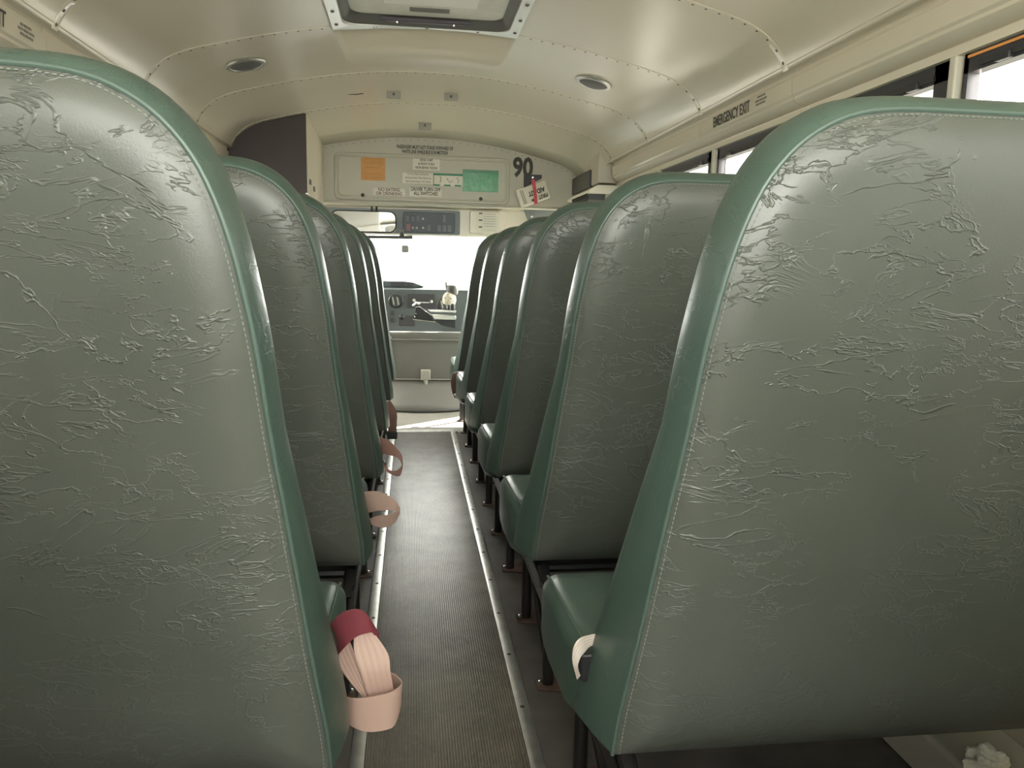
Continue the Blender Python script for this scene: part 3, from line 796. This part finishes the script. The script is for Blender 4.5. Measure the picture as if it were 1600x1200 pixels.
for i in range(5):
    MB().box((-.082, -.0372, -.040+i*.018), (-.062, -.0362, -.027+i*.018)).build('mark', INK, FA, smooth=False)
    MB().box((-.079, -.0376, -.037+i*.018), (-.065, -.0370, -.030+i*.018)).build('mark_centre', PLASW, FA, smooth=False)
MB().lathe((-.02, -.0365, -.036), (0, -1, 0), [(.009, 0), (.009, .001)], 14).build('roundel', INK, FA)
rs = ribbon([((.022, -.045, .085), (1, 0, -.2)), ((.015, -.043, .04), (1, 0, -.2)), ((.005, -.041, -.005), (1, 0, -.2)), ((-.008, -.041, -.058), (1, 0, -.2)), ((-.010, -.020, -.066), (1, 0, -.2))], .022, 'strap', REDM)
rs.parent = FA

# ------------------------------------------------------------------ overhead boxes at the front
xr = -.548
pts = [(xr, 1.362), (xr, ceil_z(xr-CX)-.004)] + [(x, z-.004) for x, z in full[::-1] if x < xr-.01] + [(CX-1.012, 1.597), (CX-1.09, 1.56), (CX-1.09, 1.362)]
cab = empty('overhead_cabinet', (xr, 4.33, 1.362), 'overhead cabinet with a dark brown rear face at the front left ceiling corner', 'cabinet')
mb = MB().prism([(x-xr, z-1.362) for x, z in pts], .0, .765)
for i, v in enumerate(mb.v):
    if v.y > .5: mb.v[i] = Vector((v.x, v.y, max(0, v.z-.047) if v.z > .2 else v.z))
mb.build('body', CREAM, cab, smooth=False)
mb = MB().prism([(x-xr-.004, z-1.362) for x, z in pts], -.008, .0); mb.build('rear_panel', DARKBR, cab, bevel=.002)
for px, py in ((486.5, 285), (497.5, 296)):
    for Y in [4.33 + .6*((px-480)/40)]:
        k = P(px, py, Y)
    MB().box((.0, k.y-4.33-.03, k.z-1.362-.012), (.004, k.y-4.33+.03, k.z-1.362+.014))  .build('square_plug', INK, cab, smooth=False)
MB().lathe((-.004, -.008, .012), (0, -1, 0), [(.008, 0), (.007, .006), (.002, .008)], 10).build('bolt', STEEL, cab)

# right side: partition behind the door, dark box and vented unit
pr = empty('door_pillar', (CX+1.03, 4.42, 1.40), 'grey cream pillar panel at the front right, closing off the window rail', 'panel')
MB().prism([(-.055, .095), (.065, .095), (.065, .20), (.02, .21), (-.035, .27), (-.055, .28)], 0, .22).build('panel', CREAM2, pr, bevel=.006)
db = empty('speaker_box', (1.05, 4.6, 1.485), 'dark grey flat box mounted high on the right wall over the entrance door', 'box')
MB().box((0, 0, .0), (.085, .55, .105)).build('casing', mat('dark_grey_box', (.085, .08, .072), .5), db, bevel=.006)
MB().box((.004, -.006, .004), (.08, .0, .101)).build('end_cap', BLACKP, db, bevel=.002)
vu = empty('vent_unit', (1.00, 4.38, 1.43), 'white unit with a black louvred grille under the dark box at front right', 'vent')
MB().prism([(0, 0), (.0, .02), (.05, .05), (.165, .05), (.165, 0)], 0, .62).build('housing', PLASW, vu, bevel=.004)
g = MB()
for i in range(4): g.box((-.004, .03, -.028+i*.009), (.008, .46, -.023+i*.009))
g.box((.004, .02, -.034), (.10, .47, .0)); g.build('grille', BLACKP, vu, smooth=False)

# ------------------------------------------------------------------ cab front
YH = 5.30
rm_c = P(568, 346, 5.0)
MR = empty('rear_view_mirror', rm_c, 'wide rounded interior driver mirror hanging under the bulkhead', 'mirror')
MR.rotation_euler = (math.radians(-6.5), 0, 0)
rr_ = []
for ins, dy in ((.006, .0), (0, .004), (0, .016), (.02, .03)):
    rr_.append([(x, dy, z) for x, z in round_rect(-.205+ins, -.069+ins, .205-ins, .069-ins, .045, 7)])
MB().loft(rr_).build('housing', BLACKP, MR)
MB().prism(round_rect(-.197, -.061, .197, .061, .04, 7), -.0015, 0).build('glass', MIRROR, MR, smooth=False)
for x in (.0, .03): MB().tube([(x+.05, .02, .05), (x+.05, .03, .10)], .006, 8).build('mount', BLACKP, MR)
sw = px_rect(630, 331, 711, 365, YH-.03)
SP = empty('switch_panel', ((sw[0]+sw[2])/2, YH-.03, (sw[1]+sw[3])/2), 'dark blue overhead switch panel with rocker switches above the windscreen', 'switch panel')
hw, hh = (sw[2]-sw[0])/2, (sw[3]-sw[1])/2
MB().prism(round_rect(-hw, -hh, hw, hh, .012, 4), 0, .035).build('face_plate', NAVY, SP, bevel=.003)
SWM = mat('grey_rocker', (.10, .12, .13), .4); SWR = mat('red_rocker', (.25, .10, .11), .4)
for (px, py, m_, w_, h_) in [(637, 342, SWM, 5, 9), (645, 342, SWM, 5, 9), (653, 341, SWM, 5, 8), (694, 342, SWM, 5, 12), (638, 355, SWR, 6, 10), (670, 356, SWM, 6, 10), (686, 357, SWM, 6, 10), (694, 357, SWM, 6, 10), (702, 357, SWM, 6, 11)]:
    k = P(px, py, YH-.03)-SP.location; s = .0044/2
    sw_ = MB().box((k.x-w_*s, -.008, k.z-h_*s), (k.x+w_*s, 0, k.z+h_*s)).build('rocker_switch', m_, SP, bevel=.002)
for px, py in ((661, 342), (661, 356), (645, 356), (651, 356)):
    k = P(px, py, YH-.03)-SP.location
    MB().lathe((k.x, 0, k.z), (0, -1, 0), [(.008, 0), (.008, .008), (.005, .010)], 12).build('dial', ALU, SP)
# blue grey header trim left of and behind the switch panel
hd = empty('header_trim', (CX-.36, YH-.012, 1.30), 'blue grey header trim behind the mirror and switch panel', 'trim')
MB().prism(round_rect(-.45, -.085, .60, .075, .01, 3), 0, .012).build('cover', GREYB, hd, bevel=.002)
vs = px_rect(733, 329, 781, 366, YH-.03)
SV = empty('sun_visor', ((vs[0]+vs[2])/2+.02, YH-.03, (vs[1]+vs[3])/2), 'cream sun visor with a printed warning label, right of the switch panel', 'sun visor')
hw, hh = .12, (vs[3]-vs[1])/2
MB().prism(round_rect(-hw, -hh, hw, hh, .012, 4), 0, .02).build('pad', CREAM, SV, bevel=.005)
MB().prism(round_rect(-.075, -.05, .075, .066, .01, 4), -.0015, 0).build('warning_label', WHITEP, SV, smooth=False)
for i in range(3): MB().box((-.06, -.0022, .055-i*.045), (-.035, -.0014, .063-i*.045)).build('printed_mark', INK, SV, smooth=False)
for i in range(6): MB().box((-.03+.004*(i % 2), -.0022, .054-i*.016), (.055, -.0014, .057-i*.016)).build('printed_line', mat('grey_ink', (.35, .33, .3), .6), SV, smooth=False)
MB().prism(round_rect(-.03, -.076, .04, -.054, .004, 3), -.0015, 0).build('small_label', WHITEP, SV, smooth=False)
gp = empty('corner_bracket', (.86, YH-.03, 1.36), 'slate corner bracket with a bright bolt at the right end of the header', 'bracket')
MB().prism([(-.10, .035), (.22, .045), (.22, -.15), (-.02, -.15), (-.06, -.06)], 0, .02).build('plate', GREYB, gp, bevel=.003)
MB().lathe((-.045, 0, -.01), (0, -1, 0), [(.014, 0), (.012, .008), (.004, .012)], 14).build('bolt', STEEL, gp)
# thin bar with a knob beneath the mirror
k = P(568, 370, 5.25)
vb = empty('visor_rod', (P(600, 370, 5.25)), 'thin grey rod with a small pivot hanging below the mirror', 'rod')
e0, e1, e2 = P(545, 370, 5.25)-vb.location, P(645, 371, 5.25)-vb.location, P(628, 366, 5.25)-vb.location
MB().tube([e0, e1], .011, 8).build('rod', SEAL, vb)
MB().tube([e2+Vector((0, 0, .03)), e2+Vector((0, 0, .012)), e2+Vector((0, 0, -.012))], [.018, .009, .018], 10).build('pivot', SEAL, vb)
em = P(638, 389, 6.0)
mm = empty('dash_mirror', em, 'small grey mirror on an arm in front of the bright windscreen', 'mirror')
MB().prism(round_rect(-.05, -.028, .0, .028, .008, 4), -.012, .012).build('housing', SEAL, mm)
MB().prism([(0, -.022), (.14, -.008), (.14, .004), (0, .016)], -.006, .006).build('arm', ALU, mm)
MB().tube([(.14, 0, 0), (.20, .05, .16), (.20, .08, .26)], .004, 6).build('stalk', ALU, mm)

# dashboard
YD = 6.0
dash = empty('dashboard', (.0, YD, .70), 'grey dashboard with round vents and radio under the windscreen', 'dashboard')
L = lambda p: p-dash.location
prof = [(-.02, -.40), (.0, -.13), (.0, .125), (.06, .145), (.16, .175), (.6, .19), (.75, .12), (.28, -.40)]
MB().prism(prof, -.85, 1.05, 'x').build('body', GREYD, dash, bevel=.008)
hood = [(-.60, .14), (.02, .14), (.10, .148), (.02, .178), (-.05, .186), (-.60, .186)]
MB().prism(hood, .04, .40).build('gauge_hood', GREYD, dash, bevel=.006)
for a_, b_ in ((-.155, -.045), (-.035, .015)):
    MB().box((a_, .036, .148), (b_, .042, .176)).build('recess', BLACKP, dash, smooth=False)
def vent(px, py):
    k = L(P(px, py, YD)); g_ = MB().lathe((k.x, .0, k.z), (0, -1, 0), [(.056, -.004), (.057, .010), (.050, .016), (.047, .006), (.046, -.001)], 28).build('vent_bezel', BLACKP, dash)
    for dx in (-.016, .018): MB().tube([(k.x+dx-.008, -.016, k.z+.03), (k.x+dx+.004, -.018, k.z-.03)], .007, 8).build('vent_vane', GREYP, g_)
vent(618.5, 470); vent(694, 476)
ra = px_rect(636, 459, 679, 482, YD)
MB().box((ra[0]-dash.location.x, -.008, ra[1]-.70), (ra[2]-dash.location.x, .0, ra[3]-.70)).build('radio', BLACKP, dash, bevel=.002)
for px, py in ((647, 469), (674, 471)):
    k = L(P(px, py, YD)); MB().lathe((k.x, -.008, k.z), (0, -1, 0), [(.012, 0), (.011, .012), (.006, .014)], 14).build('radio_knob', ALU, dash)
k = L(P(660, 472.5, YD)); MB().box((k.x-.05, -.011, k.z-.003), (k.x+.055, -.008, k.z+.003)).build('radio_trim', ALU, dash, smooth=False)
for py in (489, 499.5):
    k = L(P(613, py, YD)); MB().box((k.x-.014, -.010, k.z-.018), (k.x+.014, 0, k.z+.018)).build('dash_switch', BLACKP, dash, bevel=.003)
k = L(P(628, 495, YD)); MB().lathe((k.x, 0, k.z), (0, -1, 0), [(.024, 0), (.023, .008), (.008, .018)], 18).build('dash_knob', BLACKP, dash)
k = L(P(638, 500, YD)); MB().box((k.x-.07, -.006, k.z-.045), (k.x+.05, 0, k.z+.035)).build('lower_pocket', BLACKP, dash, bevel=.004)

# door control: wedge bracket with two bright bars
YC = 5.55
dc = empty('door_control', P(660, 495, YC), 'black wedge bracket of the manual door control with bright horizontal bars', 'door control')
def D(px, py, Y=YC): return P(px, py, Y)-dc.location
w0 = [D(647, 498), D(649, 480), D(656, 479), D(674, 493), D(678, 503)]
mb = MB().prism([(p_.x, p_.z) for p_ in w0], -.015, .015); mb.build('wedge', BLACKP, dc, bevel=.003)
MB().tube([D(657, 480, YC-.02), D(674, 492, YC-.02)], .0022, 6).build('bright_edge', STEEL, dc)
MB().tube([D(645, 499, YC-.02), D(680, 503, YC-.02)], .0035, 6).build('bright_edge', STEEL, dc)
MB().tube([D(645, 478, YC-.02), D(650, 473, YC-.02), D(656, 475, YC-.02)], .007, 8).build('pivot_head', STEEL, dc)
for px, py in ((650, 490), (648, 495)): MB().lathe(D(px, py, YC-.015), (0, -1, 0), [(.006, 0), (.005, .004), (.002, .005)], 10).build('bolt', STEEL, dc)
mb = MB().prism([(D(669, 484).x, D(669, 484).z), (D(712, 484).x, D(712, 485).z), (D(712, 488).x, D(712, 488).z), (D(672, 486.5).x, D(672, 486.5).z)], -.03, .02); mb.build('upper_bar', STEEL, dc, bevel=.002)
mb = MB().prism([(D(674, 491).x, D(674, 491).z), (D(712, 493).x, D(712, 493).z), (D(712, 499).x, D(712, 499).z), (D(678, 498).x, D(678, 498).z)], -.04, .03); mb.build('lower_bar', STEEL, dc, bevel=.003)
mb = MB().prism([(D(677, 499).x, D(677, 499).z), (D(712, 500).x, D(712, 500).z), (D(712, 513).x, D(712, 513).z), (D(690, 508).x, D(690, 508).z)], -.03, .03); mb.build('under_arm', BLACKP, dc, bevel=.004)
mb = MB().lathe(D(707, 481), (0, 0, 1), [(.022, -.035), (.020, .02), (.010, .03)], 12); mb.build('handle_knob', BLACKP, dc)
# textured beige knob with dark head beyond it
kn = empty('gear_lever_cover', P(702, 462, 5.75), 'beige knit textured knob cover with a dark round head near the dash', 'lever')
mb = MB()
mb.lathe((0, 0, -.03), (0, -.15, 1), [(.012, -.04), (.045, -.028), (.052, .0), (.046, .03), (.030, .05), (.012, .058)], 20)
mb.build('knit_cover', mat('beige_knit', (.45, .42, .33), .8, bump=1., bscale=140, noise=.5, nscale=90), kn)
MB().lathe((.022, .01, .045), (0, 0, 1), [(.01, -.05), (.04, -.035), (.046, 0), (.038, .03), (.02, .042)], 18).build('dark_head', mat('olive_dark', (.05, .05, .04), .6), kn)
MB().tube([(-.02, .01, .04), (-.024, .01, .10)], .007, 8).build('stalk', SEAL, kn)

# engine cover
ec = empty('engine_cover', (.09, 5.62, 0), 'grey moulded engine cover bulging onto the floor below the dashboard', 'engine cover')
rings = []
for t, h in ((0, 0), (.0, .02), (.14, .05), (.34, .085), (.55, .125), (.8, .16), (1., .185)):
    R = []
    for k in range(33):
        a_ = PI + PI*k/32
        rx = .47-.16*t; ry = .36-.30*t
        R.append((rx*math.cos(a_), ry*math.sin(a_), h))
    rings.append(R)
for R in rings: R += [(R[-1][0], .35, R[-1][2]), (R[0][0], .35, R[0][2])]
MB().loft(rings).build('base_bulge', GREYP, ec, angle=60)
mb = MB().prism(round_rect(-.30, .165, .42, .535, .03, 5), -.06, .0); mb.build('rear_face', GREYP, ec, bevel=.02)
mb = MB().tube([(-.235, -.066, .50), (-.235, -.066, .235), (-.225, -.066, .205), (-.20, -.066, .192), (.40, -.066, .188)], .005, 8); mb.build('moulding', mat('pale_moulding', (.40, .39, .35), .5), ec)
MB().box((-.30, -.075, .47), (.42, -.05, .485)).build('ledge', GREYP, ec, bevel=.01)
k = P(665, 587, 5.54)-ec.location
lt = MB().box((k.x-.035, k.y-.03, k.z-.03), (k.x+.035, k.y+.02, k.z+.045)).build('latch', mat('pale_latch', (.42, .41, .36), .5), ec, bevel=.008)
MB().tube([(k.x, k.y-.02, k.z-.03), (k.x+.005, k.y-.03, k.z-.07)], [.018, .010], 8).build('latch_tongue', ALU, lt)
mb = MB().tube([(.51*math.cos(PI+PI*k/32)*.95, .36*math.sin(PI+PI*k/32)-.006, .012) for k in range(33)], .009, 8); mb.build('edge_seal', SEAL, ec)

# ------------------------------------------------------------------ lettering on the side rails
t3 = text('rail_lettering', 'EMERGENCY EXIT', .052, INK, None, (CX+1.0355, 2.715, 1.553), ((0, -1, 0), (-.08, 0, 1)), .76, bold=.0005)
tag(t3, 'black EMERGENCY EXIT lettering on the right window rail', 'lettering')
def small_print(s_, y0, lab):
    o = empty('rail_small_print', (CX+s_*1.0365, y0, 1.556), lab, 'lettering')
    for j, (z_, w_, off) in enumerate(((.013, .060, 0), (.002, .085, .01), (-.009, .070, .02))):
        for k_ in range(3):
            ya_ = -w_/2+off*.3+k_*w_/3
            MB().box((-.0008-s_*z_*.08, ya_, z_-.003), (.0008-s_*z_*.08, ya_+w_/3-.006, z_+.003)).build('print_mark', FADED, o, smooth=False)
FADED = mat('faded_ink', (.20, .19, .16), .6)
small_print(1, 2.475, 'small faded block of print after the lettering on the right window rail')
small_print(-1, 2.16, 'small faded block of print on the left window rail, above the nearest left bench')
t5 = text('rail_lettering', 'EMERGENCY EXIT', .052, INK, None, (CX-1.0355, 1.90, 1.553), ((0, 1, 0), (.08, 0, 1)), .76, bold=.0005)
tag(t5, 'black EMERGENCY EXIT lettering on the left window rail, cut by the photo corner', 'lettering')

# ------------------------------------------------------------------ crumpled tissue and wheel box on the floor at the right
wb = struct(MB().box((CX+.93, -.2, 0), (CX+WX, 4.4, .10)).build('baseboard_right', CREAM2, bevel=.01))
wb2 = struct(MB().box((CX-WX, -.2, 0), (CX-.93, 4.4, .10)).build('baseboard_left', CREAM2, bevel=.01))
bm = bmesh.new(); bmesh.ops.create_icosphere(bm, subdivisions=4, radius=.022)
for v in bm.verts:
    d_ = v.co.normalized(); f_ = 1 + .28*math.sin(5*d_.x+3*d_.z) * math.cos(6*d_.y) + .16*math.sin(13*d_.x+9*d_.y)*math.sin(11*d_.z) + random.uniform(-.008, .008)
    v.co = Vector((d_.x*.034*f_, d_.y*.026*f_, d_.z*.029*f_))
me = bpy.data.meshes.new('tissue'); bm.to_mesh(me); bm.free(); me.materials.append(PAPER)
ts = bpy.data.objects.new('crumpled_tissue', me); link(ts); ts.location = (1.04, 1.16, .125)
tag(ts, 'crumpled white tissue lying behind the nearest right bench by the wall', 'tissue')
